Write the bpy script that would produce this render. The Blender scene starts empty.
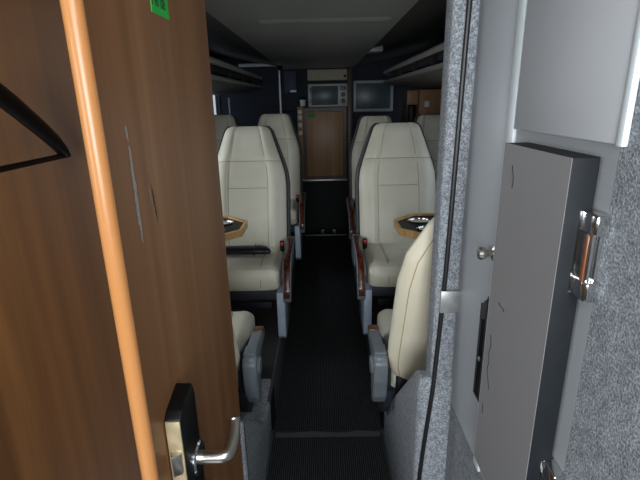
import bpy, bmesh, math, random
from mathutils import Vector, Matrix

S = bpy.context.scene
COL = S.collection
PI = math.pi
rnd = random.Random(4)

# ------------------------------------------------------------------ camera
cam_data = bpy.data.cameras.new('camera')
cam = bpy.data.objects.new('camera', cam_data)
COL.objects.link(cam)
cam_data.sensor_width = 36.0
cam_data.lens = 36.0 * 450.0 / 640.0
cam_data.clip_start = 0.02
yaw, pitch, roll = math.radians(-0.596), math.radians(17.273), math.radians(-1.188)
fw = Vector((math.sin(yaw) * math.cos(pitch), math.cos(yaw) * math.cos(pitch), -math.sin(pitch)))
rt = fw.cross(Vector((0, 0, 1))).normalized()
up = rt.cross(fw)
r2 = rt * math.cos(roll) + up * math.sin(roll)
u2 = up * math.cos(roll) - rt * math.sin(roll)
mat = Matrix((r2, u2, -fw)).transposed().to_4x4()
mat.translation = Vector((0, 0, 1.45))
cam.matrix_world = mat
S.camera = cam

# ------------------------------------------------------------------ world and daylight
W = bpy.data.worlds.new('overcast_sky')
S.world = W
W.use_nodes = True
bg = W.node_tree.nodes['Background']
bg.inputs['Color'].default_value = (0.90, 0.93, 1.0, 1)
bg.inputs['Strength'].default_value = 0.9


def area(name, loc, target, sx, sy, power, color):
    d = bpy.data.lights.new(name, 'AREA')
    d.shape = 'RECTANGLE'
    d.size, d.size_y, d.energy, d.color = sx, sy, power, color
    o = bpy.data.objects.new(name, d)
    COL.objects.link(o)
    o.location = loc
    o.rotation_euler = (Vector(target) - Vector(loc)).to_track_quat('-Z', 'Y').to_euler()
    return o


area('rear_window_daylight', (-0.12, -1.42, 1.42), (0.0, 2.0, 1.0), 0.9, 0.75, 76, (1.0, 0.97, 0.93))
area('added_overhead_light', (0.20, -0.38, 1.93), (0.0, 0.75, 0.9), 0.55, 0.45, 11, (1.0, 0.97, 0.93))  # added lamp overhead, brightens the walls and casts the door shadow
area('added_left_fill', (-1.42, -0.50, 1.40), (0.3, 0.55, 1.05), 0.8, 0.6, 17, (1.0, 0.97, 0.93))  # added fill light from the left, brightens the right wall
area('left_window_daylight', (-1.45, 2.15, 1.35), (0.0, 2.2, 0.9), 1.4, 0.5, 19, (1.0, 0.97, 0.92))
area('right_window_daylight', (1.45, 2.15, 1.35), (0.0, 2.2, 0.9), 1.4, 0.5, 7, (0.95, 0.97, 1.0))

S.view_settings.view_transform = 'Standard'
S.view_settings.look = 'None'
S.view_settings.exposure = 0.22
S.view_settings.gamma = 1.0
S.view_settings.use_curve_mapping = False


# ------------------------------------------------------------------ materials
def lin(r, g, b):
    f = lambda c: (c / 255 / 12.92) if c / 255 <= 0.04045 else ((c / 255 + 0.055) / 1.055) ** 2.4
    return (f(r), f(g), f(b), 1)


class NT:
    def __init__(self, name, rough=0.5, metal=0.0, color=(0.5, 0.5, 0.5, 1), spec=0.5):
        self.m = bpy.data.materials.new(name)
        self.m.use_nodes = True
        self.t = self.m.node_tree
        self.b = self.t.nodes['Principled BSDF']
        self.b.inputs['Roughness'].default_value = rough
        self.b.inputs['Metallic'].default_value = metal
        self.b.inputs['Base Color'].default_value = color
        self.b.inputs['Specular IOR Level'].default_value = spec
        self.co = None

    def n(self, kind, **kw):
        nd = self.t.nodes.new(kind)
        for k, v in kw.items():
            if k in nd.inputs:
                nd.inputs[k].default_value = v
            else:
                setattr(nd, k, v)
        return nd

    def l(self, a, b):
        self.t.links.new(a, b)

    def coords(self, scale=(1, 1, 1), rot=(0, 0, 0)):
        tc = self.n('ShaderNodeTexCoord')
        mp = self.n('ShaderNodeMapping')
        mp.inputs['Scale'].default_value = scale
        mp.inputs['Rotation'].default_value = rot
        self.l(tc.outputs['Object'], mp.inputs['Vector'])
        return mp.outputs['Vector']

    def noise(self, scale, detail=3, rough=0.5, vec=None, dist=0.0):
        nd = self.n('ShaderNodeTexNoise')
        nd.inputs['Scale'].default_value = scale
        nd.inputs['Detail'].default_value = detail
        nd.inputs['Roughness'].default_value = rough
        nd.inputs['Distortion'].default_value = dist
        self.l(vec if vec is not None else self.coords(), nd.inputs['Vector'])
        return nd.outputs['Fac']

    def ramp(self, fac, stops):
        r = self.n('ShaderNodeValToRGB')
        el = r.color_ramp.elements
        while len(el) < len(stops):
            el.new(0.5)
        for e, (p, c) in zip(el, stops):
            e.position, e.color = p, c
        self.l(fac, r.inputs['Fac'])
        return r.outputs['Color']

    def mix(self, fac, a, b, mode='MIX'):
        m = self.n('ShaderNodeMix', data_type='RGBA', blend_type=mode)
        for sock, v in ((m.inputs[0], fac), (m.inputs[6], a), (m.inputs[7], b)):
            if isinstance(v, (int, float, tuple)):
                sock.default_value = v
            else:
                self.l(v, sock)
        return m.outputs[2]

    def color(self, c):
        self.l(c, self.b.inputs['Base Color'])

    def bump(self, h, strength=0.3, dist=0.002):
        bp = self.n('ShaderNodeBump')
        bp.inputs['Strength'].default_value = strength
        bp.inputs['Distance'].default_value = dist
        self.l(h, bp.inputs['Height'])
        self.l(bp.outputs['Normal'], self.b.inputs['Normal'])


def wood(name, dark, mid, light, across, rough=0.42, spec=0.4, soft=0.75):
    """grain runs along Z; 'across' = scale over the face"""
    t = NT(name, rough, spec=spec)
    v = t.coords((across, across, 0.35))
    broad = t.noise(1.0, 2, 0.5, v, 0.6)
    v2 = t.coords((across * 9, across * 9, 1.3))
    fine = t.noise(1.0, 4, 0.6, v2, 0.3)
    c1 = t.ramp(broad, [(0.30, dark), (0.5, mid), (0.72, light)])
    c2 = t.ramp(fine, [(0.35, (0.72, 0.70, 0.68, 1)), (0.6, (1, 1, 1, 1))])
    t.color(t.mix(soft, c1, c2, 'MULTIPLY'))
    t.bump(fine, 0.08, 0.001)
    return t.m


def plain(name, col, rough=0.5, metal=0.0, var=0.08, scale=30, spec=0.5, bump=0.0):
    t = NT(name, rough, metal, spec=spec)
    n = t.noise(scale, 3)
    lo = tuple(c * (1 - var) for c in col[:3]) + (1,)
    hi = tuple(min(1, c * (1 + var)) for c in col[:3]) + (1,)
    t.color(t.ramp(n, [(0.3, lo), (0.7, hi)]))
    if bump:
        t.bump(n, bump, 0.002)
    return t.m


def felt_mat():
    t = NT('grey_felt', 0.95, spec=0.1)
    a = t.noise(300, 3, 0.6)
    b = t.noise(75, 2, 0.5)
    m = t.n('ShaderNodeMath', operation='ADD')
    s = t.n('ShaderNodeMath', operation='MULTIPLY')
    s.inputs[1].default_value = 0.35
    t.l(b, s.inputs[0]); t.l(a, m.inputs[0]); t.l(s.outputs[0], m.inputs[1])
    t.color(t.ramp(m.outputs[0], [(0.46, lin(92, 95, 100)), (0.66, lin(129, 132, 137)), (0.84, lin(170, 172, 176))]))
    t.bump(a, 0.6, 0.003)
    return t.m


def rib_carpet():
    t = NT('black_rib_carpet', 0.95, spec=0.08)
    w = t.n('ShaderNodeTexWave', wave_type='BANDS', bands_direction='X')
    w.inputs['Scale'].default_value = 36
    w.inputs['Distortion'].default_value = 0.6
    t.l(t.coords(), w.inputs['Vector'])
    n = t.noise(300, 2, 0.6)
    mul = t.n('ShaderNodeMath', operation='MULTIPLY')
    t.l(w.outputs['Fac'], mul.inputs[0]); t.l(n, mul.inputs[1])
    t.color(t.ramp(mul.outputs[0], [(0.1, lin(20, 20, 21)), (0.5, lin(58, 58, 59)), (0.75, lin(92, 92, 94))]))
    t.bump(mul.outputs[0], 0.8, 0.004)
    return t.m


def ribbed_metal():
    t = NT('ribbed_grey_sheet', 0.5, 0.0, lin(156, 157, 159))
    w = t.n('ShaderNodeTexWave', wave_type='BANDS', bands_direction='Z')
    w.inputs['Scale'].default_value = 90
    t.l(t.coords(), w.inputs['Vector'])
    t.bump(w.outputs['Fac'], 0.2, 0.001)
    return t.m


def scuffed(name, col, mark, rough=0.5, scale=(14, 14, 40)):
    """painted sheet with a few dark rub marks"""
    t = NT(name, rough, spec=0.35)
    n = t.noise(1.0, 5, 0.55, t.coords(scale), 1.2)
    base = t.noise(3.0, 3)
    lo = tuple(c * 0.93 for c in col[:3]) + (1,)
    c = t.ramp(base, [(0.3, lo), (0.7, col)])
    f = t.ramp(n, [(0.73, (0, 0, 0, 1)), (0.78, (1, 1, 1, 1))])
    t.color(t.mix(f, c, mark))
    return t.m


def leather(name, col, worn):
    t = NT(name, 0.42, spec=0.4)
    n = t.noise(5.0, 4)
    t.color(t.ramp(n, [(0.35, worn), (0.6, col)]))
    t.bump(t.noise(260, 2), 0.12, 0.001)
    return t.m


def burl():
    t = NT('red_burl_wood', 0.25, spec=0.5)
    n = t.noise(45, 5, 0.6, t.coords((1, 0.6, 0.6)), 1.5)
    t.color(t.ramp(n, [(0.35, lin(34, 12, 9)), (0.55, lin(80, 34, 24)), (0.75, lin(112, 52, 34))]))
    return t.m


def glass_mat(name, tint):
    t = NT(name)
    tr = t.n('ShaderNodeBsdfTransparent')
    tr.inputs['Color'].default_value = tint
    gl = t.n('ShaderNodeBsdfGlossy')
    gl.inputs['Roughness'].default_value = 0.03
    mx = t.n('ShaderNodeMixShader')
    mx.inputs[0].default_value = 0.08
    t.l(tr.outputs[0], mx.inputs[1]); t.l(gl.outputs[0], mx.inputs[2])
    t.l(mx.outputs[0], t.t.nodes['Material Output'].inputs['Surface'])
    return t.m


M = {
    'door': wood('brown_wood_veneer', lin(122, 82, 50), lin(138, 95, 60), lin(156, 112, 75), 9, soft=0.45),
    'wardrobe': wood('orange_brown_wood', lin(68, 41, 17), lin(84, 52, 23), lin(102, 66, 32), 7, 0.5, 0.3, soft=0.5),
    'edge': wood('light_orange_edging', lin(172, 112, 62), lin(184, 124, 72), lin(194, 138, 86), 14, 0.28, soft=0.3),
    'traywood': wood('pale_tray_wood', lin(168, 122, 74), lin(192, 146, 94), lin(208, 164, 112), 16),
    'cabwood': wood('brown_cabinet_wood', lin(140, 104, 72), lin(154, 116, 82), lin(166, 128, 92), 12, soft=0.4),
    'darkwood': wood('dark_frame_wood', lin(52, 34, 22), lin(66, 44, 30), lin(80, 56, 38), 12),
    'felt': felt_mat(),
    'carpet': rib_carpet(),
    'rib': ribbed_metal(),
    'grey': scuffed('grey_painted_sheet', lin(172, 174, 178), lin(138, 140, 142), 0.42, (6, 6, 6)),
    'lightgrey': scuffed('light_grey_sheet', lin(182, 182, 185), lin(116, 117, 122), 0.45, (5, 5, 30)),
    'boxgrey': scuffed('mid_grey_panel', lin(140, 137, 137), lin(96, 96, 98), 0.45, (24, 24, 10)),
    'boxdark': plain('dark_grey_rim', lin(24, 27, 31), 0.6, spec=0.25),
    'white': plain('white_trim', lin(214, 220, 222), 0.4, var=0.03),
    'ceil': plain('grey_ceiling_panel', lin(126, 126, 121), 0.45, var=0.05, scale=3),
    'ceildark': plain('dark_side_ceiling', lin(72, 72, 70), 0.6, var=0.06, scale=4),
    'wall': plain('dark_side_lining', lin(48, 50, 54), 0.8),
    'navy': plain('navy_bulkhead', lin(28, 32, 44), 0.8, scale=60),
    'navy2': plain('navy_panel', lin(44, 52, 76), 0.6),
    'rack': plain('grey_rack_shell', lin(88, 85, 80), 0.5),
    'racklip': plain('pale_rack_lip', lin(132, 128, 122), 0.4),
    'rackdark': plain('black_rack_recess', lin(22, 22, 23), 0.8),
    'curtain': plain('black_curtain', lin(20, 20, 24), 0.9, scale=80),
    'kick': plain('dark_kick_plate', lin(52, 55, 58), 0.65, 0.0),
    'cream': leather('cream_leather', lin(198, 192, 176), lin(188, 181, 163)),
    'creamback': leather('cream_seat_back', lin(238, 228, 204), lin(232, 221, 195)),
    'seam': plain('beige_stitch', lin(128, 116, 96), 0.7),
    'tan': plain('tan_stitch', lin(186, 160, 124), 0.7),
    'piping': plain('black_piping', lin(16, 16, 18), 0.4),
    'shell': plain('grey_seat_shell', lin(66, 66, 65), 0.55),
    'shadefloor': plain('shade_darkened_floor', lin(34, 31, 30), 0.85, scale=60),  # floor colour darkened for the shade under and between the seats
    'legs': plain('blue_grey_leg', lin(148, 158, 172), 0.45, 0.1),
    'arm': plain('grey_armrest_plastic', lin(104, 110, 115), 0.42),
    'under': plain('dark_seat_frame', lin(34, 38, 46), 0.6),
    'burl': burl(),
    'browncap': plain('brown_cap', lin(88, 54, 34), 0.35, var=0.2),
    'black': plain('black_plastic', lin(9, 9, 10), 0.45, spec=0.25),
    'case': plain('black_leatherette', lin(20, 21, 26), 0.4),
    'red': plain('red_button', lin(196, 30, 40), 0.4),
    'chrome': plain('polished_chrome', (0.72, 0.72, 0.72, 1), 0.13, 1.0, 0.03),
    'nickel': plain('brushed_nickel', (0.60, 0.56, 0.50, 1), 0.28, 1.0, 0.08, 60),
    'alu': plain('dull_aluminium', (0.50, 0.50, 0.49, 1), 0.4, 0.8, 0.1, 50),
    'brassy': plain('worn_lock_plate', lin(190, 172, 136), 0.4, 0.5, 0.22, 40),
    'orange': plain('painted_orange_reflection', lin(132, 80, 52), 0.3, 0.0),  # reflection in the latch chrome, put into a colour
    'sticker': plain('green_sticker', lin(40, 190, 70), 0.5, var=0.04),
    'ink': plain('dark_ink', lin(12, 60, 24), 0.7),
    'scratch': plain('grey_scratch', lin(150, 148, 142), 0.7, var=0.15, scale=200),
    'scratchdark': plain('dark_scratch', lin(62, 44, 34), 0.7, var=0.1),
    'screen': plain('dark_glass_screen', lin(62, 72, 76), 0.35, spec=0.4),
    'bezel': plain('grey_monitor_bezel', lin(138, 144, 150), 0.4),
    'silver': plain('silver_microwave', lin(160, 160, 158), 0.4, 0.2),
    'beige': plain('beige_pad', lin(158, 148, 130), 0.7),
    'pale': plain('pale_switch', lin(206, 206, 204), 0.4, var=0.02),
    'cable': plain('black_cable', lin(20, 21, 23), 0.45),
    'glass': glass_mat('tinted_window_glass', (0.75, 0.8, 0.84, 1)),
    'green': plain('green_label', lin(28, 120, 44), 0.6),
    'bundle': plain('olive_cloth', lin(74, 74, 60), 0.9, var=0.3, scale=60),
}


# ------------------------------------------------------------------ mesh helpers
class MB:
    def __init__(self):
        self.bm = bmesh.new()

    def _merge(self, tmp):
        me = bpy.data.meshes.new('tmp')
        tmp.to_mesh(me)
        tmp.free()
        self.bm.from_mesh(me)
        bpy.data.meshes.remove(me)

    def box(self, x0, x1, y0, y1, z0, z1, bev=0.0, seg=2, mtx=None):
        b = bmesh.new()
        bmesh.ops.create_cube(b, size=1)
        for v in b.verts:
            v.co = Vector(((x0 + x1) / 2 + v.co.x * (x1 - x0), (y0 + y1) / 2 + v.co.y * (y1 - y0), (z0 + z1) / 2 + v.co.z * (z1 - z0)))
        if bev:
            bmesh.ops.bevel(b, geom=b.edges[:], offset=bev, segments=seg, profile=0.5, affect='EDGES')
        if mtx:
            b.transform(mtx)
        self._merge(b)
        return self

    def prism(self, pts, axis, a, c, bev=0.0, seg=2, mtx=None):
        """pts: 2D polygon in the two other axes (order x,y,z without axis)"""
        b = bmesh.new()
        def mk(p, h):
            if axis == 'x': return Vector((h, p[0], p[1]))
            if axis == 'y': return Vector((p[0], h, p[1]))
            return Vector((p[0], p[1], h))
        va = [b.verts.new(mk(p, a)) for p in pts]
        vc = [b.verts.new(mk(p, c)) for p in pts]
        n = len(pts)
        b.faces.new(va); b.faces.new(vc[::-1])
        for i in range(n):
            b.faces.new((va[i], vc[i], vc[(i + 1) % n], va[(i + 1) % n]))
        bmesh.ops.recalc_face_normals(b, faces=b.faces[:])
        if bev:
            bmesh.ops.bevel(b, geom=b.edges[:], offset=bev, segments=seg, profile=0.5, affect='EDGES')
        if mtx:
            b.transform(mtx)
        self._merge(b)
        return self

    def loft(self, rings, cap=True, mtx=None):
        b = bmesh.new()
        rs = [[b.verts.new(Vector(p)) for p in r] for r in rings]
        n = len(rs[0])
        for i in range(len(rs) - 1):
            for j in range(n):
                b.faces.new((rs[i][j], rs[i][(j + 1) % n], rs[i + 1][(j + 1) % n], rs[i + 1][j]))
        if cap:
            b.faces.new(rs[0][::-1]); b.faces.new(rs[-1])
        bmesh.ops.recalc_face_normals(b, faces=b.faces[:])
        if mtx:
            b.transform(mtx)
        self._merge(b)
        return self

    def tube(self, pts, r, seg=10, closed=False, smooth=0, mtx=None):
        pts = [Vector(p) for p in pts]
        for _ in range(smooth):
            q = []
            n = len(pts)
            rng = range(n) if closed else range(n - 1)
            if not closed: q.append(pts[0])
            for i in rng:
                a, c = pts[i], pts[(i + 1) % n]
                q += [a * .75 + c * .25, a * .25 + c * .75]
            if not closed: q.append(pts[-1])
            pts = q
        n = len(pts)
        rr = r if isinstance(r, (list, tuple)) else [r] * n
        rings = []
        prev = None
        for i in range(n):
            if closed:
                t = pts[(i + 1) % n] - pts[i - 1]
            else:
                t = pts[min(i + 1, n - 1)] - pts[max(i - 1, 0)]
            t.normalize()
            if prev is None:
                ref = Vector((0, 0, 1)) if abs(t.z) < .9 else Vector((1, 0, 0))
                u = t.cross(ref).normalized()
            else:
                u = (prev - t * prev.dot(t)).normalized()
            prev = u
            w = t.cross(u)
            rings.append([pts[i] + (u * math.cos(k * 2 * PI / seg) + w * math.sin(k * 2 * PI / seg)) * rr[i] for k in range(seg)])
        if closed:
            rings.append(rings[0])
            self.loft(rings, False, mtx)
        else:
            self.loft(rings, True, mtx)
        return self

    def lathe(self, prof, origin, direction, seg=24):
        """prof: (radius, height along direction)"""
        d = Vector(direction).normalized()
        ref = Vector((0, 0, 1)) if abs(d.z) < .9 else Vector((1, 0, 0))
        u = d.cross(ref).normalized(); w = d.cross(u)
        o = Vector(origin)
        rings = [[o + d * h + (u * math.cos(k * 2 * PI / seg) + w * math.sin(k * 2 * PI / seg)) * max(r, 1e-4) for k in range(seg)] for r, h in prof]
        return self.loft(rings)

    def build(self, name, material, parent=None, loc=None, sharp=35):
        bmesh.ops.remove_doubles(self.bm, verts=self.bm.verts[:], dist=1e-6)
        me = bpy.data.meshes.new(name)
        self.bm.to_mesh(me)
        self.bm.free()
        for p in me.polygons:
            p.use_smooth = True
        me.set_sharp_from_angle(angle=math.radians(sharp))
        me.materials.append(M[material] if isinstance(material, str) else material)
        o = bpy.data.objects.new(name, me)
        COL.objects.link(o)
        if parent is not None:
            o.parent = parent
        if loc is not None:
            o.location = loc
        return o


def tag(o, label=None, cat=None, group=None, kind=None):
    for k, v in (('label', label), ('category', cat), ('group', group), ('kind', kind)):
        if v:
            o[k] = v
    return o


def thing(name, label, cat, loc=(0, 0, 0), group=None, kind=None):
    o = bpy.data.objects.new(name, None)
    o.empty_display_size = 0.1
    COL.objects.link(o)
    o.location = loc
    return tag(o, label, cat, group, kind)


def struct(name, mb, material, label=None, cat=None):
    return tag(mb.build(name, material), label, cat, kind='structure')


# ================================================================== STRUCTURE
HW = 1.22          # half width of the bus inside
PY = 1.10          # partition between rear compartment and cabin
PH = 0.20          # height of the seat platforms
FY = 5.62          # front bulkhead

struct('floor', MB().box(-0.25, 0.25, -1.3, 4.86, -0.06, -0.012)
       .box(-0.25, 0.36, 4.86, FY, -0.45, -0.40).box(-0.25, 0.36, 4.84, 4.86, -0.45, -0.012), 'wall')
struct('floor_platform_left', MB().box(-HW, -0.262, 1.845, 4.86, -0.06, PH).box(-HW, -0.25, 4.86, FY, -0.45, PH), 'shadefloor')
struct('floor_platform_right', MB().box(0.262, HW, 1.845, 4.86, -0.06, PH).box(0.36, HW, 4.86, FY, -0.45, PH), 'shadefloor')
struct('baseboard_left', MB().box(-0.262, -0.25, 1.66, 4.86, -0.012, PH + 0.004, 0.002), 'kick')
struct('baseboard_right', MB().box(0.25, 0.262, 1.66, 4.86, -0.012, PH + 0.004, 0.002), 'kick')
struct('trim_3', MB().box(-0.25, 0.25, 4.835, 4.868, -0.012, 0.006, 0.003), 'arm')

# side walls with window openings
def side_wall(name, sx):
    m = MB()
    a, b = sorted((sx * HW, sx * (HW + 0.05)))
    m.box(a, b, -1.35, FY, -0.5, 0.92)
    m.box(a, b, -1.35, FY, 1.66, 2.05)
    if sx > 0: m.box(a, b, 1.35, FY, 1.50, 1.66)
    for y0, y1 in (((-1.35, -0.92), (-0.08, 1.35)) if sx < 0 else ((-1.35, 1.35),)) + ((2.95, 3.1), (4.5, 4.6), (5.60, FY)):  # rear left opening is added, unseen, to let the fill light in
        m.box(a, b, y0, y1, 0.92, 1.66)
    return struct(name, m, 'wall')
side_wall('wall_left', -1)
side_wall('wall_right_side', 1)
k = 1
for sx in (-1, 1):
    for y0, y1 in ((1.35, 2.95), (3.1, 4.5), (4.6, 5.60)) + (((-0.92, -0.08),) if sx < 0 else ()):  # last left pane closes the added fill light opening
        a, b = sorted((sx * (HW + 0.02), sx * (HW + 0.03)))
        w = thing('window_%d' % k, None, None, kind='structure')
        MB().box(a, b, y0, y1, 0.92, 1.66 if sx < 0 else 1.50).build('pane', 'glass', w)
        k += 1

# ceiling: dropped grey centre panel, dark rising sides
struct('ceiling', MB().box(-0.46, 0.37, PY, FY, 1.80, 1.83), 'ceil')
struct('trim_4', MB().prism([(2.22, 1.801), (2.26, 1.791), (2.34, 1.797), (2.40, 1.801)], 'x', -0.28, 0.32), 'ceil')
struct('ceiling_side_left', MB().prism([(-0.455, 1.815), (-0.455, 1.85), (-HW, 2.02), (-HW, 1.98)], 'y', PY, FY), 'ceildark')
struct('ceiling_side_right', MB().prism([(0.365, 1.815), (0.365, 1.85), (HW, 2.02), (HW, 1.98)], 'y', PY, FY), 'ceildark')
struct('ceiling_rear', MB().box(-HW, HW, -1.35, -0.66, 1.94, 1.98).box(-HW, HW, -0.10, PY, 1.94, 1.98).box(-HW, -0.22, -0.66, -0.10, 1.94, 1.98).box(0.42, HW, -0.66, -0.10, 1.94, 1.98), 'ceil')  # unseen gap added in the rear ceiling for the overhead lamp
w = thing('window_10', None, None, kind='structure')  # pane over the added ceiling gap
MB().box(-0.22, 0.42, -0.66, -0.10, 1.965, 1.972).build('pane', 'glass', w)

# front bulkhead
struct('wall_front', MB().box(-HW, HW, FY, FY + 0.04, -0.5, 2.05), 'navy')

# rear wall with its window (behind the camera)
struct('wall_rear', MB().box(-HW, -0.62, -1.35, -1.31, -0.5, 2.0).box(0.36, HW, -1.35, -1.31, -0.5, 2.0)
       .box(-0.62, 0.36, -1.35, -1.31, -0.5, 1.02).box(-0.62, 0.36, -1.35, -1.31, 1.82, 2.0), 'wardrobe')
w = thing('window_9', None, None, kind='structure')
MB().box(-0.62, 0.36, -1.335, -1.328, 1.02, 1.82).build('pane', 'glass', w)

# partition: wood towards the rear on the left, felt on the right and on the cabin side
struct('wall_partition_left', MB().box(-HW, -0.30, PY - 0.04, PY + 0.02, -0.06, 1.96), 'wardrobe',
       'orange brown wooden wall panel behind the open door', 'wall panel')
struct('trim_5', MB().box(-0.32, -0.290, PY + 0.001, PY + 0.03, -0.06, 1.96, 0.003), 'felt')
struct('wall_partition_right', MB().box(0.283, 0.345, PY - 0.035, PY + 0.03, -0.06, 1.96, 0.008, 3).box(0.34, HW, PY - 0.01, PY + 0.03, -0.06, 1.96), 'felt',
       'grey felt covered door jamb with cable', 'door jamb')
struct('trim_6', MB().box(-0.262, 0.283, PY - 0.01, PY + 0.03, 1.80, 1.96), 'felt')


# carpeted gussets below the reclined seat backs beside the aisle
def gusset(name, sx, label):
    y0 = PY - 0.045 if sx > 0 else PY + 0.005
    zr = 0.725 if sx > 0 else 0.56
    pts = [(y0, -0.06), (y0, zr), (PY + 0.03, zr - .02), (1.61 if sx > 0 else 1.5, 0.225), (1.655, 0.205), (1.84, 0.204), (1.84, -0.06)]
    a, b = sorted((sx * 0.25, sx * HW))
    return struct(name, MB().prism(pts, 'x', a, b, 0.02, 3), 'felt', label, 'plinth')
gusset('wall_plinth_left', -1, 'grey felt plinth left of the near black mat')
gusset('wall_plinth_right', 1, 'grey felt plinth right of the near black mat')
struct('trim_7', MB().box(-0.25, -0.243, 1.0, 1.69, -0.012, 0.03), 'kick')
struct('trim_8', MB().box(0.243, 0.25, 1.0, 1.69, -0.012, 0.03), 'kick')

# right wall of the rear compartment
WX = 0.34
struct('wall_right', MB().box(WX, WX + 0.04, -1.35, 0.524, -0.06, 1.96).box(WX, WX + 0.04, 0.5, 1.07, -0.06, 0.645), 'felt',
       'grey felt covered side wall at the right edge', 'wall')
struct('wall_right_sheet', MB().box(WX, WX + 0.03, 0.524, 0.845, 0.645, 1.96).box(WX - 0.0008, WX + 0.01, 0.524, 0.62, 0.50, 0.66), 'rib', 'ribbed grey sheet behind the dark sided box', 'wall sheet')
struct('trim_1', MB().box(WX - 0.006, WX + 0.004, 0.812, 0.845, 0.645, 1.96, 0.002), 'white', 'white vertical strip left of the upper grey panel', 'trim')

# ================================================================== DOORS
# open wooden door, hinged at the partition, free edge towards the camera
DX0, DX1, DY0, DY1 = -0.284, -0.261, 0.552, 1.128
door = thing('door_1', 'open brown wooden door with light orange front edge and lever handle', 'door', (DX1, DY1, 0), kind='structure')
def D(x, y, z): return (x - DX1, y - DY1, z)
m = MB(); m.box(DX0 - DX1, 0, DY0 + 0.012 - DY1, 0, 0.03, 1.79); m.build('door_leaf', 'door', door)
door.rotation_euler = (0, 0, math.radians(-0.75))
# rounded edging strip
pts = []
for i in range(9):
    a = PI * i / 8
    pts.append((-0.0115 - DX1 * 0 + 0.0125 * math.cos(a), DY0 + 0.010 - DY1 - 0.010 * math.sin(a)))
pts += [(-0.024, DY0 + 0.0122 - DY1), (0.001, DY0 + 0.0122 - DY1)]
eb = MB().prism(pts, 'z', 0.03, 1.79).build('edge_strip', 'edge', door)
eb['label'] = 'light orange rounded edging strip'
# lock case on the face
TD = Matrix.Translation((-DX1, -DY1 + 0.015, -0.008))
L = MB().prism([(0.599, 0.62), (0.599, 0.963), (0.612, 0.972), (0.668, 0.986), (0.676, 0.972), (0.680, 0.955), (0.680, 0.62)], 'x', DX1 - 0.0005, DX1 + 0.027, 0.0015)
L.bm.transform(TD)
lock = L.build('lock_case', 'black', door)
P_ = MB().box(DX1 + 0.002, DX1 + 0.0262, 0.5955, 0.600, 0.66, 0.961, 0.001); P_.bm.transform(TD)
P_.build('face_plate', 'brassy', lock)
B_ = MB().prism([(DX1 + 0.004, 0.596), (DX1 + 0.0235, 0.596), (DX1 + 0.0235, 0.590), (DX1 + 0.010, 0.582)], 'z', 0.862, 0.902, 0.0008)
B_.bm.transform(TD)
bolt = B_.build('latch_bolt', 'nickel', lock)
h = MB().lathe([(0.0, 0), (0.031, 0), (0.031, 0.003), (0.028, 0.006), (0.013, 0.007), (0.0, 0.007)], (DX1 + 0.0268, 0.655, 0.836), (1, 0, 0))
h.bm.transform(TD)
rose = h.build('handle_rose', 'chrome', door)
lv = MB().tube([(DX1 + 0.03, 0.655, 0.836), (DX1 + 0.070, 0.655, 0.838), (DX1 + 0.080, 0.657, 0.839), (DX1 + 0.085, 0.669, 0.841), (DX1 + 0.086, 0.698, 0.850), (DX1 + 0.083, 0.722, 0.860), (DX1 + 0.082, 0.726, 0.866)], 0.0122, 16, smooth=2)
lv.bm.transform(TD)
lv.build('lever_handle', 'nickel', door)
# green label with handwriting
st = MB().box(0, 0.0008, 0.782 - DY1, 0.863 - DY1, 1.588, 1.628).build('sticker', 'sticker', door)
st['label'] = 'small bright green sticker'
fc = bpy.data.curves.new('txt', 'FONT'); fc.body = 'M6 08'; fc.size = 0.024; fc.extrude = 0.0002
fo = bpy.data.objects.new('txt', fc); COL.objects.link(fo)
dg = bpy.context.evaluated_depsgraph_get()
fm = bpy.data.meshes.new_from_object(fo.evaluated_get(dg))
bpy.data.objects.remove(fo)
fm.materials.clear(); fm.materials.append(M['ink'])
fm.transform(Matrix.Translation((0.0011, 0.785 - DY1, 1.600)) @ Matrix.Rotation(PI / 2, 4, 'Z') @ Matrix.Rotation(PI / 2, 4, 'X'))
wr = bpy.data.objects.new('handwriting', fm); COL.objects.link(wr); wr.parent = st
# scraped marks on the veneer
def scrape(pts, wdt, material, name='scratch'):
    b = bmesh.new(); Lf, Rt = [], []
    for i, (y, z) in enumerate(pts):
        ww = wdt * (0.35 + 0.65 * math.sin(PI * (i + .5) / len(pts))) * rnd.uniform(.6, 1.2)
        Lf.append(b.verts.new((0.0004, y + .028 - ww - DY1, z))); Rt.append(b.verts.new((0.0004, y + .028 + ww - DY1, z)))
    for i in range(len(pts) - 1):
        b.faces.new((Lf[i], Rt[i], Rt[i + 1], Lf[i + 1]))
    q = MB(); q._merge(b)
    return q.build(name, material, door)
def wob(y0, z0, y1, z1, n, a):
    return [(y0 + (y1 - y0) * i / n + rnd.uniform(-a, a), z0 + (z1 - z0) * i / n) for i in range(n + 1)]
scrape(wob(0.600, 1.422, 0.601, 1.400, 6, 0.0010), 0.0040, 'scratch')
scrape(wob(0.601, 1.395, 0.602, 1.255, 22, 0.0014), 0.0058, 'scratch')
scrape(wob(0.661, 1.330, 0.668, 1.272, 12, 0.0009), 0.0024, 'scratchdark')
scrape(wob(0.650, 1.335, 0.655, 1.300, 8, 0.002), 0.0018, 'scratch')
scrape(wob(0.770, 1.560, 0.772, 1.500, 10, 0.001), 0.0011, 'scratch')
# hinges
for z in (0.3, 0.9, 1.5):
    hg = MB().tube([(-0.019, 0.003, z - 0.04), (-0.019, 0.003, z + 0.04)], 0.004, 8).build('hinge', 'alu', door)

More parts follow.
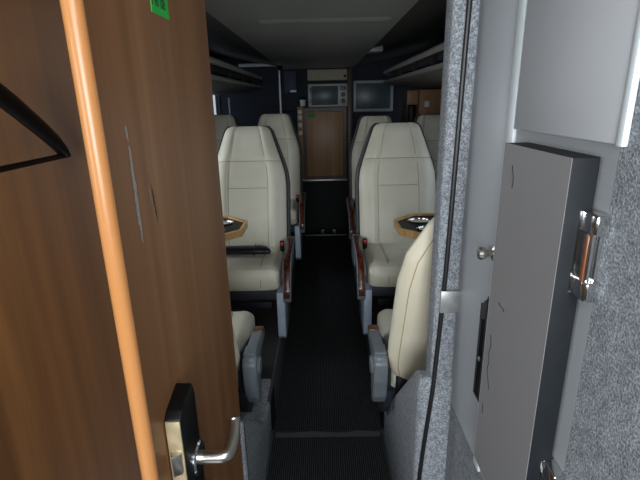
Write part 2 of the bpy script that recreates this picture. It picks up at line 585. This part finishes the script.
# flush grey door on the right
d2 = thing('door_2', 'flush grey painted door with small knob and recessed black pull', 'door', (WX, 1.07, 0.645), kind='structure')
MB().box(0, 0.03, -0.223, 0.0, 0.0, 1.25, 0.003).build('door_leaf', 'grey', d2)
MB().lathe([(0, 0), (0.016, 0), (0.016, 0.003), (0.008, 0.006), (0.007, 0.014), (0.012, 0.019), (0.014, 0.026), (0.011, 0.032), (0, 0.034)],
           (0.0, 0.856 - 1.07, 1.150 - 0.645), (-1, 0, 0)).build('knob', 'nickel', d2)
pl = MB()
yc0, yc1, z0, z1 = 0.852 - 1.07, 0.890 - 1.07, 0.80 - 0.645, 1.055 - 0.645
pl.box(-0.004, 0.001, yc0, yc0 + 0.005, z0, z1, 0.001).box(-0.004, 0.001, yc1 - 0.005, yc1, z0, z1 - 0.03, 0.001)
pl.box(-0.004, 0.001, yc0, yc1, z0, z0 + 0.005, 0.001)
pl.prism([(yc0, z1), (yc1, z1 - 0.035), (yc1, z1 - 0.07), (yc0, z1 - 0.05)], 'x', -0.004, 0.001, 0.001)
pull = pl.build('pull_frame', 'kick', d2)
MB().box(-0.0012, 0.0008, yc0 + 0.005, yc1 - 0.005, z0 + 0.005, z1 - 0.05).build('recess', 'black', pull)
MB().lathe([(0, 0), (0.005, 0), (0.006, 0.004), (0.003, 0.007), (0, 0.0075)], (-0.001, 0.868 - 1.07, 0.90 - 0.645), (-1, 0, 0), 12).build('key_pin', 'nickel', pull)
# door edge gap seal
struct('trim_2', MB().box(WX - 0.002, WX + 0.004, 1.0695, 1.0795, 0.645, 1.96, 0.001), 'black')

# ================================================================== RIGHT WALL FITTINGS
up_ = thing('wall_panel', 'light grey raised upper panel with bright white edges on the right wall', 'panel', (WX, 0.521, 1.395))
MB().box(-0.007, -0.0005, 0.0, 0.287, 0.0, 0.54, 0.002).build('panel_face', 'lightgrey', up_)
MB().box(-0.0085, -0.0005, -0.011, 0.001, -0.002, 0.54, 0.002).build('edge_strip', 'white', up_)

lk = thing('wall_locker', 'tall slim mid grey box with dark sides and chrome latches on right wall', 'locker', (0.30, 0.548, 0.745))
MB().box(0.0003, 0.001, 0.0004, 0.208, 0.0, 0.632).build('front_panel', 'boxgrey', lk)
MB().prism([(0.001, 0.0), (0.034, 0.0), (0.0392, 0.008), (0.0392, 0.2075), (0.001, 0.2075)], 'z', 0.002, 0.632, 0.001).build('box_body', 'boxdark', lk)
for zc in (0.512, 0.128):
    lt = MB().box(0.0185, 0.0395, -0.002, 0.002, zc - 0.055, zc + 0.055).build('latch', 'chrome', lk)
    for dz in (-0.043, 0.043):
        MB().box(0.0215, 0.0395, -0.034, -0.001, zc + dz - 0.013, zc + dz + 0.013, 0.003, 3).build('latch_block', 'chrome', lt)
    MB().tube([(0.0262, -0.022, zc - 0.035), (0.0262, -0.022, zc + 0.035)], 0.0045, 12).tube([(0.0352, -0.022, zc - 0.035), (0.0352, -0.022, zc + 0.035)], 0.0045, 12).build('latch_rod', 'chrome', lt)
    MB().box(0.0195, 0.0214, -0.026, -0.019, zc - 0.03, zc + 0.03, 0.001).build('latch_reflection', 'orange', lt)  # coloured strip standing in for an orange reflection on the chrome
for pts in ([(0.165, 0.365), (0.158, 0.36), (0.150, 0.363), (0.14, 0.358)], [(0.185, 0.29), (0.178, 0.27), (0.186, 0.255), (0.18, 0.235), (0.187, 0.22), (0.176, 0.20), (0.168, 0.185)], [(0.19, 0.14), (0.186, 0.12)], [(0.17, 0.60), (0.16, 0.58), (0.162, 0.565)]):
    MB().tube([(-0.0001, y, z) for y, z in pts], 0.0006, 5, smooth=1).build('scuff_mark', 'boxdark', lk)
for k_ in range(4):
    MB().tube([(-0.0071, 0.050 + 0.004 * k_, 0.188 + 0.003 * k_), (-0.0071, 0.095 + 0.008 * k_, 0.184 + 0.002 * k_)], 0.0006, 5).build('scuff_mark', 'boxgrey', up_)

cb = MB().tube([(0.318, PY - 0.041, 1.88), (0.316, PY - 0.041, 1.65), (0.313, PY - 0.041, 1.53), (0.309, PY - 0.041, 1.26), (0.303, PY - 0.041, 0.975), (0.293, PY - 0.042, 0.76),
                (0.288, PY - 0.052, 0.70), (0.273, PY - 0.052, 0.53), (0.262, PY - 0.052, 0.36), (0.256, PY - 0.052, 0.1), (0.256, PY - 0.052, 0.0)], 0.0058, 10, smooth=2).build('cable', 'cable')
tag(cb, 'black cable running down the grey felt door jamb', 'cable')
sp = MB().box(0.294, 0.344, PY - 0.0485, PY - 0.0365, 0.920, 0.980, 0.001).build('striker_plate', 'alu')
tag(sp, 'small metal striker plate on the grey felt jamb', 'plate')
# (rivets)
for x in (0.326, 0.336):
    for z in (0.933, 0.966):
        MB().lathe([(0, 0), (0.0022, 0), (0.0015, 0.0015), (0, 0.0018)], (x, PY - 0.0485, z), (0, -1, 0), 10).build('rivet', 'nickel', sp)

# coat hanger on a rail in the wardrobe corner
rail = thing('clothes_rail', 'thin metal clothes rail above the coat hanger', 'rail', (-0.55, 0.76, 1.60))
MB().tube([(-0.66, 0, 0.07), (0.2, 0, 0.07)], 0.009, 12).build('bar', 'alu', rail)
MB().tube([(0.14, 0, 0.345), (0.14, 0, 0.07)], 0.006, 10).build('drop_rod', 'alu', rail)
hr = thing('coat_hanger', 'black plastic coat hanger in front of the wooden wall', 'coat hanger', (-0.55, 0.742, 1.60))
def arm_rings(s):
    out = []
    prof = [(0.0, -0.105, 0.020), (0.03, -0.112, 0.022), (0.09, -0.147, 0.022), (0.16, -0.193, 0.020), (0.20, -0.222, 0.018), (0.218, -0.240, 0.014), (0.224, -0.252, 0.006)]
    for y, z, hh in prof:
        out.append([(0.014 * math.cos(a), s * y, z + hh * 1.0 * math.sin(a)) for a in [2 * PI * i / 14 for i in range(14)]])
    return out
hm = MB().loft(arm_rings(1)).loft(arm_rings(-1)).tube([(0, -0.222, -0.252), (0, 0.222, -0.252)], 0.0055, 10)
hm.build('hanger_frame', 'black', hr)
MB().tube([(0, 0, -0.10), (0, 0, 0.04), (0, 0.016, 0.056), (0, 0.018, 0.074), (0, 0.006, 0.0835), (0, -0.008, 0.0825), (0, -0.014, 0.072)], 0.0028, 8, smooth=2).build('hook', 'alu', hr)

# ================================================================== SEATS
def interp(tab, t):
    for (a, va), (b, vb) in zip(tab, tab[1:]):
        if t <= b:
            f = 0 if b == a else (t - a) / (b - a)
            return va + (vb - va) * f
    return tab[-1][1]

WID = [(0, .205), (.03, .217), (.1, .224), (.55, .228), (.64, .222), (.72, .205), (.95, .144), (.975, .136), (.99, .128), (1.0, .116)]
THK = [(0, .045), (.02, .09), (.08, .115), (.5, .105), (.8, .088), (.95, .072), (.985, .05), (1.0, .03)]
LEN = 0.80


WIDN = [(0, .170), (.04, .196), (.1, .217), (.18, .230), (.28, .232), (.66, .230), (.8, .214), (.95, .160), (1.0, .12)]


def back_point(s, t, side, wsc, tab=None):
    """side +1 = occupant side, -1 = rear"""
    w = interp(tab or WID, t) * wsc
    th = interp(THK, t) / 2
    e = (1 - abs(s) ** 6) ** 0.5
    n = th * e
    if side > 0 and e > 0:
        bol = 0.016 * math.exp(-((abs(s) - .68) / .2) ** 2) * (1 - t * .6) + 0.010 * math.exp(-((t - .84) / .14) ** 2) * (1 - s * s)
        lum = 0.014 * math.exp(-((t - .25) / .2) ** 2) * (1 - s * s)
        groove = 0
        for ss in (-.52, .52):
            groove += 0.006 * math.exp(-((s - ss) / .045) ** 2)
        groove += 0.006 * math.exp(-((t - .735) / .012) ** 2)
        groove += 0.005 * math.exp(-((t - .535) / .011) ** 2) * (1 if abs(s) < .52 else 0)
        n += (bol + lum - groove) * min(1, e * 1.3)
    return w * s, n, t * LEN


def make_back(mtx, wsc, tab=None):
    NS, NTT = 44, 70
    rings = []
    for j in range(NTT + 1):
        t = j / NTT
        r = []
        for i in range(NS + 1):
            s = math.sin((-.5 + i / NS) * PI * 0.999)
            x, n, z = back_point(s, t, 1, wsc, tab); r.append((x, -n, z))
        for i in range(NS - 1, 0, -1):
            s = math.sin((-.5 + i / NS) * PI * 0.999)
            x, n, z = back_point(s, t, -1, wsc, tab); r.append((x, n, z))
        rings.append(r)
    return MB().loft(rings, True, mtx)


def make_cushion(w2, top, d0, d1):
    """rounded seat cushion, front lip dropping a little"""
    rings = []
    N = 40
    for j in range(33):
        v = j / 32
        y = d0 + (d1 - d0) * v
        ez = (1 - (1 - min(1, v / .16)) ** 2.4) ** (1 / 2.4) if v < .16 else 1
        if v > .94: ez = max(.2, max(0, 1 - ((v - .94) / .06) ** 2) ** .5)
        hh = 0.066 * (0.35 + 0.65 * ez)
        zc = top - 0.066 - 0.006 * ez
        r = []
        for i in range(N):
            a = 2 * PI * i / N
            ca, sa = math.cos(a), math.sin(a)
            p = 0.32
            x = w2 * (0.93 + 0.07 * ez) * math.copysign(abs(ca) ** p, ca)
            z = hh * math.copysign(abs(sa) ** p, sa)
            if sa > 0:
                z += 0.010 * (1 - (x / w2) ** 2) * sa
                z += 0.010 * math.exp(-((abs(x) / w2 - .8) / .15) ** 2)
            r.append((x, y, zc + z))
        rings.append(r)
    return MB().loft(rings)


def make_seat(label, loc, facing, aisle, rec=15, wsc=1.0, arm=None, drop=0.0, near=False, adx=0.0, buckle=True):
    """facing -1: looks towards -Y.  aisle: +1/-1 side of the aisle in world X (0 none)."""
    root = thing('coach_seat', label, 'seat', loc, 'cream leather coach seats')
    if facing > 0:
        root.rotation_euler = (0, 0, PI)
    a = aisle * (-1 if facing > 0 else 1)          # local x side of the aisle
    top = 0.425 - drop
    hy, hz = 0.43, 0.33 - drop
    mt = Matrix.Translation((0, hy, hz)) @ Matrix.Rotation(-math.radians(rec), 4, 'X')
    w2 = 0.215 * wsc
    cu = make_cushion(w2, top, 0.0, 0.47).build('seat_cushion', 'cream', root)
    for x in (-.115, .115):
        MB().tube([(x, -0.001, top - 0.10), (x, 0.0, top - 0.055), (x, 0.014, top - 0.018), (x, 0.05, top + 0.0045), (x, 0.12, top + 0.0065), (x, 0.36, top + 0.0065)], 0.0018, 6, smooth=1).build('stitching', 'seam', cu)
    tab = WIDN if near else None
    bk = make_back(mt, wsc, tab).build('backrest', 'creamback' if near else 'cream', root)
    def stitch(pts, side, r, mm='seam'):
        MB().tube([(lambda p: (p[0], (-p[1] - .0010) if side > 0 else (p[1] + .0004), p[2]))(back_point(u, v, side, wsc, tab)) for u, v in pts], r, 6, mtx=mt).build('stitching', mm, bk)
    if near:
        for ss in (-.86, .86):
            stitch([(ss, t / 30) for t in range(2, 30)], -1, .0016, 'tan')
    else:
        for ss in (-.52, .52):
            stitch([(ss, t / 30) for t in range(3, 30)], 1, .0016)
        stitch([(q / 20, .735) for q in range(-19, 20)], 1, .0020)
        stitch([(q / 20, .535) for q in range(-10, 11)], 1, .0018)
    if not near:
        pp = MB()
        path = [(-interp(WID, t / 40) * wsc * 1.004, -0.012, t / 40 * LEN) for t in range(1, 41)] + [(interp(WID, t / 40) * wsc * 1.004, -0.012, t / 40 * LEN) for t in range(40, 0, -1)]
        pp.tube(path, 0.0042, 8)
        pp.bm.transform(mt)
        pp.build('piping', 'piping', bk)
        # grey rear shell
        rings = []
        for j in range(41):
            t = j / 40
            w = interp(WID, t) * wsc * 1.05 + 0.006
            th = interp(THK, t)
            rings.append([(w * math.copysign(abs(math.cos(q)) ** .4, math.cos(q)), 0.012 + th * .40 + th * .45 * math.copysign(abs(math.sin(q)) ** .5, math.sin(q)), 0.02 + t * (LEN - 0.012)) for q in [2 * PI * i / 28 for i in range(28)]])
        MB().loft(rings, True, mt).build('back_shell', 'shell', root)
    # frame below
    MB().box(-w2 * .93, w2 * .93, 0.06, 0.46, 0.225 - drop, 0.30 - drop, 0.01).box(-w2 * .6, w2 * .6, 0.30, 0.34, 0.06, 0.10, 0.004).box(-w2 * .9, w2 * .9, 0.42, 0.50, 0.24 - drop, 0.40 - drop, 0.015).build('seat_frame', 'under', root)
    for sx in (-1, 1):
        MB().prism([(0.015, 0.285 - drop), (0.46, 0.285 - drop), (0.44, 0.20 - drop), (0.36, 0.0), (0.05, 0.0), (0.015, 0.03)], 'x', sx * w2 * .99 - .021, sx * w2 * .99 + .021, 0.004).build('leg', 'under' if near else 'legs', root)
    if arm == 'burl':
        x0 = a * (w2 + 0.036)
        prof = [(-0.035, 0.27), (-0.028, 0.31), (0.02, 0.40), (0.07, 0.445), (0.14, 0.462), (0.42, 0.475), (0.45, 0.46), (0.45, 0.43), (0.16, 0.395), (0.10, 0.37), (0.05, 0.32), (0.01, 0.25), (-0.02, 0.245)]
        ar = MB().prism(prof, 'x', x0 - .021, x0 + .021, 0.006, 3).build('armrest', 'arm', root)
        pr = [(-0.041, 0.275), (-0.034, 0.315), (0.016, 0.406), (0.068, 0.452), (0.14, 0.469), (0.38, 0.480), (0.38, 0.470), (0.14, 0.459), (0.072, 0.440), (0.024, 0.396), (-0.024, 0.308), (-0.03, 0.272)]
        t_ = MB().prism(pr, 'x', x0 - .0165, x0 + .0165, 0.003).build('wood_trim', 'burl', ar)
        t_['label'] = 'dark red burl wood armrest trim'
        MB().lathe([(0, 0), (.045, 0), (.045, .018), (.035, .026), (0, .028)], (x0 - a * .02, .46, .42), (a, 0, 0)).build('hinge_cover', 'black', ar)
        # side plate down to the platform
        MB().prism([(0.10, 0.30), (0.47, 0.42), (0.47, 0.0), (0.12, 0.0)], 'x', a * (w2 + .004), a * (w2 + .016), 0.003).build('side_panel', 'under', root)
    elif arm == 'grey':
        x0 = a * (w2 + 0.034) + adx
        prof = [(0.235, 0.295), (0.24, 0.338), (0.47, 0.362), (0.505, 0.355), (0.52, 0.33), (0.52, 0.285), (0.50, 0.225), (0.47, 0.182), (0.44, 0.182), (0.415, 0.22), (0.39, 0.265), (0.33, 0.29)]
        ar = MB().prism(prof, 'x', x0 - .022, x0 + .022, 0.008, 3).build('armrest', 'arm', root)
        cap = MB().prism([(0.232, 0.294), (0.237, 0.3425), (0.29, 0.3475), (0.29, 0.290)], 'x', x0 - .0215, x0 + .0215, 0.006, 2).build('end_cap', 'browncap', ar)
        cap['label'] = 'brown armrest end cap'
        MB().prism([(0.435, .335), (0.50, .355), (0.525, .33), (0.525, .26), (0.505, .18), (0.475, .135), (.45, .135), (.425, .20), (.425, .28)], 'x', x0 - .0265, x0 + .0265, 0.009, 3).build('rear_shell', 'arm', ar)
        MB().lathe([(0, 0), (.034, 0), (.036, .008), (.030, .013), (0, .014)], (x0 + a * .0225, .470, .300), (a, 0, 0)).build('hinge_cover', 'arm', ar)
        MB().box(x0 - .023, x0 + .023, 0.44, 0.50, 0.354, 0.367, 0.004).build('release_button', 'arm', ar)
        MB().prism([(0.10, 0.24), (0.47, 0.34), (0.47, 0.20), (0.30, 0.12), (0.12, 0.10)], 'x', a * (w2 - .004), a * (w2 + .006), 0.003).build('side_panel', 'under', root)
    if buckle and not near:
        bx = a * (w2 - 0.012)
        b_ = MB().box(bx - .012, bx + .012, 0.318, 0.345, 0.41, 0.472, 0.004).build('belt_buckle', 'black', root)
        MB().box(bx - .008, bx + .008, 0.315, 0.319, 0.450, 0.468, 0.001).build('release_button', 'red', b_)
    return root


make_seat('cream leather seat facing us on the right, behind the octagonal tray by the felt jamb', (0.446, 2.18, PH), -1, -1, 14, 1.03, 'burl')
make_seat('cream seat edge glimpsed between the right tray seat and the felt jamb', (0.930, 2.18, PH), -1, 0, 14, 0.94, None, buckle=False)
make_seat('cream leather seat facing us on the left, a black case lying on its cushion', (-0.450, 2.16, PH), -1, 1, 15, 1.0, 'burl')
make_seat('cream seat turned away from us, its reclined back touching the grey felt jamb', (0.455, 1.945, PH), 1, -1, 23, 1.0, 'grey', drop=0.115, near=True, adx=0.008)
make_seat('cream seat turned away on the left, mostly hidden by the wooden door', (-0.550, 1.95, PH), 1, 1, 26, 1.0, 'grey', drop=0.115, near=True, adx=-0.018)
make_seat('farther cream seat right of the aisle, below the monitor', (0.440, 3.25, PH), -1, -1, 12, 0.91, 'burl')
make_seat('farthest right cream seat below the wooden wardrobe with a white switch', (0.903, 3.25, PH), -1, 0, 12, 0.89, None, buckle=False)
make_seat('farther cream seat left of the aisle, its right edge beside the dark gangway', (-0.402, 3.35, PH + 0.03), -1, 1, 12, 0.91, 'burl')
make_seat('farther cream seat at the left window, beside the edge of the wooden door', (-0.868, 3.35, PH + 0.03), -1, 0, 12, 0.90, None, buckle=False)

# octagonal cup-holder trays between the facing seats
def tray(label, cx, cy, sx):
    z = 0.815
    t = thing('cup_tray', label, 'tray', (cx, cy, PH), 'octagonal cup trays')
    zz = z - PH
    R, c = 0.205, 0.088
    oc = [(-R, -c), (-c, -R), (c, -R), (R, -c), (R, c), (c, R), (-c, R), (-R, c)]
    ic = [(x * .93, y * .93) for x, y in oc]
    # rim ring
    rm = MB()
    rings = [[(x, y, zz) for x, y in oc], [(x, y, zz + .034) for x, y in oc], [(x, y, zz + .034) for x, y in ic], [(x, y, zz + .012) for x, y in ic]]
    rm.loft(rings, False)
    rm.build('rim', 'traywood', t, sharp=20)
    tp = MB().prism(ic, 'z', zz + .001, zz + .024).build('tray_top', 'black', t)
    for px, py in ((-.075, .085), (-.06, -.07), (.075, .085), (.075, -.07)):
        MB().lathe([(.054, 0), (.057, .004), (.053, .007), (.047, .005), (.046, 0.001)], (px * sx, py, zz + .024), (0, 0, 1), 28).build('cup_ring', 'chrome', tp)
    MB().tube([(0, -0.12, zz), (0, -0.12, 0.0)], 0.022, 16).box(-.06, .06, -.17, .08, zz - .015, zz + 0.001, .004).lathe([(0, 0), (.07, 0), (.06, .012), (0, .014)], (0, -.12, 0), (0, 0, 1)).build('post', 'under', t)
    return t
tray('octagonal wooden cup tray in front of the right seat', 0.567, 2.185, 1)
tray('octagonal wooden cup tray sticking out from behind the wooden door', -0.610, 2.21, -1)

cs = thing('slim_case', 'slim black case lying across the left seat cushion', 'case', (-0.45, 2.385, 0.635))
MB().loft([[(x, .042 * wd * math.cos(a), .023 * ht + .023 * ht * math.sin(a)) for a in [2 * PI * i / 16 for i in range(16)]] for x, wd, ht in
           ((-.16, .5, .6), (-.155, .9, .9), (-.12, 1, 1), (.05, 1, 1), (.085, 1.05, 1.05), (.12, .95, .9), (.14, .7, .6), (.148, .3, .35))]).build('case_body', 'case', cs)
MB().box(.058, .062, -.043, .043, 0.001, .0465, .001).build('band', 'case', cs)

# ================================================================== AISLE
rn = MB()
rn.box(-0.249, 0.249, 1.712, 4.83, -0.012, 0.0)
tag(rn.build('aisle_carpet', 'carpet'), 'long black ribbed carpet runner down the aisle', 'carpet')
nm = MB()
nm.box(-0.243, 0.243, -1.25, 1.672, -0.012, 0.0)
tag(nm.build('floor_mat', 'carpet'), 'near black ribbed floor mat below the carpet seam', 'mat')
sl = MB()
top_, bot_ = [], []
for i in range(25):
    x = -0.236 + 0.472 * i / 24
    top_.append((x, 1.709 - 0.004 * math.sin(i * .55) - rnd.uniform(0, .003)))
    bot_.append((x, 1.674 + 0.003 * math.sin(i * .8)))
sl.prism(bot_ + top_[::-1], 'z', -0.012, -0.001)
struct('trim_9', sl, 'shell')

# ================================================================== LUGGAGE RACKS
def rack(label, sx, y1):
    r = thing('luggage_rack', label, 'luggage rack', (sx * HW, 1.14, 1.62 if sx < 0 else 1.64), 'luggage racks')
    L_ = y1 - 1.14
    X = lambda d: -sx * d            # distance from wall towards the aisle
    def ext(pts, name, material, parent=r):
        rings = []
        for y, sc in ((0, 1), (L_ - .25, 1), (L_ - .12, .96), (L_ - .04, .86), (L_, .70)):
            rings.append([(X(0 if d <= 0.001 else d * (0.2 + .8 * sc) if sc < 1 else d), y, z) for d, z in pts])
        return MB().loft(rings).build(name, material, parent)
    ext([(0.60, .05), (0.635, .062), (0.645, .05), (0.63, .030), (0.60, .034)], 'front_rail', 'racklip')
    ext([(0.0, -.02), (0.59, .0), (0.585, .05), (0.57, .05), (0.57, .012), (0.0, .0)], 'shelf', 'rackdark')
    ext([(0.0, -.03), (0.0, -.10), (0.30, -.095), (0.55, -.072), (0.615, -.052), (0.63, -.038), (0.615, -.022), (0.585, -.018)], 'underside', 'rack')
    ext([(0.617, -.026), (0.637, -.030), (0.640, -.040), (0.625, -.050), (0.612, -.040)], 'trim_strip', 'racklip')
    for y in [0.4 + .55 * i for i in range(int((L_ - .5) / .55) + 1)]:
        MB().box(min(X(.585), X(.615)), max(X(.585), X(.615)), y, y + .02, -.02, .045, .002).build('rail_bracket', 'rackdark', r)
    return r
rack('left luggage rack with grey front rails above the left seats', -1, 4.95)
rack('right luggage rack with grey front rails above the right seats', 1, 4.75)

# curtains on the side windows
def curtain(label, sx, y0, y1):
    n = int((y1 - y0) / .012)
    prof = []
    for i in range(n + 1):
        y = y0 + (y1 - y0) * i / n
        prof.append((sx * (HW - .035 + .016 * math.sin(i * 1.05)), y))
    back = [(x + sx * .006, y) for x, y in prof]
    tag(MB().prism(prof + back[::-1], 'z', .88, 1.49).build('curtain', 'curtain'), label, 'curtain', 'dark window curtains')
curtain('dark curtain along the left windows beside the bright window gap', -1, 3.15, 4.95)
curtain('dark curtain along the right windows behind the far seats', 1, 3.15, 4.50)

# ================================================================== FRONT END
cab = thing('cabinet', 'brown wooden cabinet with dark frame under the microwave', 'cabinet', (0, 5.50, 0.52))
MB().box(-.225, .285, 0, .11, 0, .04).box(-.225, .285, 0, .11, .80, .845).box(-.225, -.195, 0, .11, .04, .80).box(.245, .285, 0, .11, .04, .80).box(-.2, .26, .08, .11, .03, .81).build('frame', 'darkwood', cab)
dr = MB().box(-.193, .243, -.008, .012, .042, .798, .004).build('cabinet_door', 'cabwood', cab)
MB().box(-.175, -.085, -.0095, -.0078, .735, .78).build('green_tag', 'green', dr)
MB().lathe([(0, 0), (.012, 0), (.014, .015), (.008, .022), (0, .024)], (.262, -.008, .48), (0, -1, 0), 14).build('knob', 'chrome', cab)
sw = MB().box(-.295, -.228, -.005, .11, .0, .86, .004).build('switch_column', 'cabwood', cab)
for z in (.56, .65, .74, .80):
    MB().box(-.285, -.24, -.011, -.0045, z - .025, z + .022, .003).build('switch_plate', 'pale', sw)
MB().box(-.30, .29, -.02, .1, -.02, 0.0, .003).build('base_trim', 'alu', cab)
# cabinet stands on a boxed engine cover
struct('wall_front_step', MB().box(-.30, .29, 5.53, FY, -.40, .50), 'rackdark')

mw = thing('microwave', 'silver microwave oven on top of the wooden cabinet', 'microwave', (0.07, 5.45, 1.366))
MB().box(-.23, .23, 0, .16, .006, .262, .008).build('body', 'silver', mw)
wd = MB().box(-.19, .115, -.006, .001, .03, .235, .012, 3).build('door_frame', 'screen', mw)
MB().box(-.165, .09, -.008, -.005, .055, .21, .004).build('door_glass', 'screen', wd)
MB().tube([(-.205, -.012, .05), (-.205, -.012, .215)], .006, 8).build('handle', 'chrome', mw)
for z in (.07, .14):
    MB().lathe([(0, 0), (.028, 0), (.026, .014), (0, .016)], (.175, 0, z), (0, -1, 0), 20).build('dial', 'shell', mw)
MB().box(.14, .21, -.003, .001, .19, .23, .002).build('display', 'screen', mw)
for x in (-.19, .19):
    MB().box(x - .02, x + .02, .03, .13, 0, .008).build('foot', 'black', mw)
sm_ = thing('paper_cup', 'small pale cup with dark lid left of the microwave', 'cup', (-.225, 5.49, 1.386))
MB().lathe([(0, 0), (.028, 0), (.034, .07), (0, .07)], (0, 0, 0), (0, 0, 1), 20).build('cup', 'pale', sm_)
MB().lathe([(0, 0), (.037, 0), (.034, .025), (.02, .034), (0, .035)], (0, 0, .07), (0, 0, 1), 20).build('lid', 'black', sm_)

pad = thing('wall_pad', 'beige padded panel above the microwave', 'panel', (0.06, 5.60, 1.665))
MB().box(-.225, .235, -.06, .02, 0, .125, .015, 3).build('pad', 'beige', pad)
MB().box(.195, .225, -.075, -.058, .03, .06, .004).build('catch', 'black', pad)

mon = thing('monitor', 'grey framed flat monitor on the navy bulkhead', 'monitor', (0.60, 5.58, 1.305))
b4 = MB().box(-.235, .235, -.05, -.005, 0, .355, .012, 3).build('bezel', 'bezel', mon)
MB().box(-.20, .20, -.053, -.048, .035, .320, .004).build('screen', 'screen', mon)
MB().box(-.08, .08, -.01, .045, .12, .24).build('wall_mount', 'black', mon)

po = MB().box(.292, .352, 5.42, 5.50, -.40, 1.80, .006).build('pillar_post', 'darkwood')
tag(po, 'dark wooden post between cabinet and monitor', 'post')
hp = thing('handrail_pole', 'silver vertical pole in front of the navy wall, left of the cabinet', 'pole', (-.445, 5.05, PH))
MB().tube([(0, 0, 0), (0, 0, 1.61)], .011, 12).build('pole', 'alu', hp)
MB().lathe([(0, 0), (.045, 0), (.035, .03), (.012, .05), (0, .05)], (0, 0, 1.605), (0, 0, -1), 16).build('ceiling_mount', 'black', hp)
hp2 = thing('handrail_pole', 'thin silver pole below the end of the left rack', 'pole', (-.93, 4.70, PH))
MB().tube([(0, 0, 0), (0, 0, 1.29)], .010, 12).build('pole', 'alu', hp2)
lb = thing('ceiling_lamp', 'pale lamp strip above the navy wall, left end', 'lamp', (-.70, 5.56, 1.845))
MB().box(-.25, .25, -.05, .035, -.012, .018, .004).build('diffuser', 'pale', lb)
bp_ = thing('wall_sign', 'navy board with small white label on the front wall', 'sign', (-.37, 5.60, 1.54))
MB().box(-.07, .07, -.02, .015, 0, .24, .003).build('board', 'navy2', bp_)
MB().box(0.0, .07, -.023, -.019, .005, .028).build('white_label', 'pale', bp_)
gh = thing('grab_handle', 'small chrome grab handle low on the navy wall', 'handle', (-.44, 5.60, 1.33))
MB().tube([(-.10, .018, 0), (-.10, -.03, 0), (.08, -.03, 0), (.08, .018, 0)], .008, 8, smooth=1).build('bar', 'chrome', gh)

# wardrobe at right front, with open niche
wa = thing('wardrobe', 'wooden wardrobe with white switch at the right front', 'wardrobe', (1.06, 4.52, PH))
MB().box(-.125, .155, 0, .45, 0, 1.325, .004).build('body', 'cabwood', wa)
MB().box(-.075, -.03, -.008, .001, 1.165, 1.220, .003).build('switch', 'pale', wa)
ni = thing('niche_shelf', 'narrow wooden niche shelf left of the wardrobe', 'shelf', (0.875, 4.56, PH))
MB().box(-.055, -.04, 0, .3, 0, 1.325).box(.04, .053, 0, .3, 0, 1.325).box(-.04, .04, .28, .3, 0, 1.325).box(-.04, .04, 0, .28, 1.225, 1.24).box(-.04, .04, 0, .28, 1.0, 1.02).build('carcass', 'darkwood', ni)
MB().box(-.054, .052, -.012, .0, 1.19, 1.32, .003).build('flap', 'cabwood', ni)
bu = MB().loft([[(.036 * math.cos(a) * k_, .1 + .08 * math.sin(a) * k_, z) for a in [2 * PI * i / 14 for i in range(14)]] for z, k_ in ((0, .8), (.03, 1), (.09, .95), (.13, 1), (.155, .7), (.16, .3))])
tag(bu.build('cloth_bundle', 'bundle', None, (0.875, 4.56, PH + 1.021)), 'olive cloth bundle in the niche beside the wardrobe', 'cloth')

vt = thing('vent_panel', 'small pale panel at the right edge of the ceiling, far end', 'panel', (.415, 3.80, 1.795))
MB().box(-.045, .055, -.10, .10, 0.0, 0.06, .004).build('cover', 'ceil', vt)
# pedals and rail glints in the dark stairwell
for x, lab in ((-.02, 'left small metal post in the dark stairwell'), (.12, 'right small metal post in the dark stairwell')):
    pz = thing('stair_post', lab, 'post', (x, 5.15, -.40), 'stairwell posts')
    MB().tube([(0, 0, 0), (0, 0, .34)], .012, 10).build('shaft', 'kick', pz)
    MB().lathe([(0, 0), (.022, 0), (.024, .03), (.012, .045), (0, .047)], (0, 0, .335), (0, 0, 1), 14).build('cap', 'alu', pz)
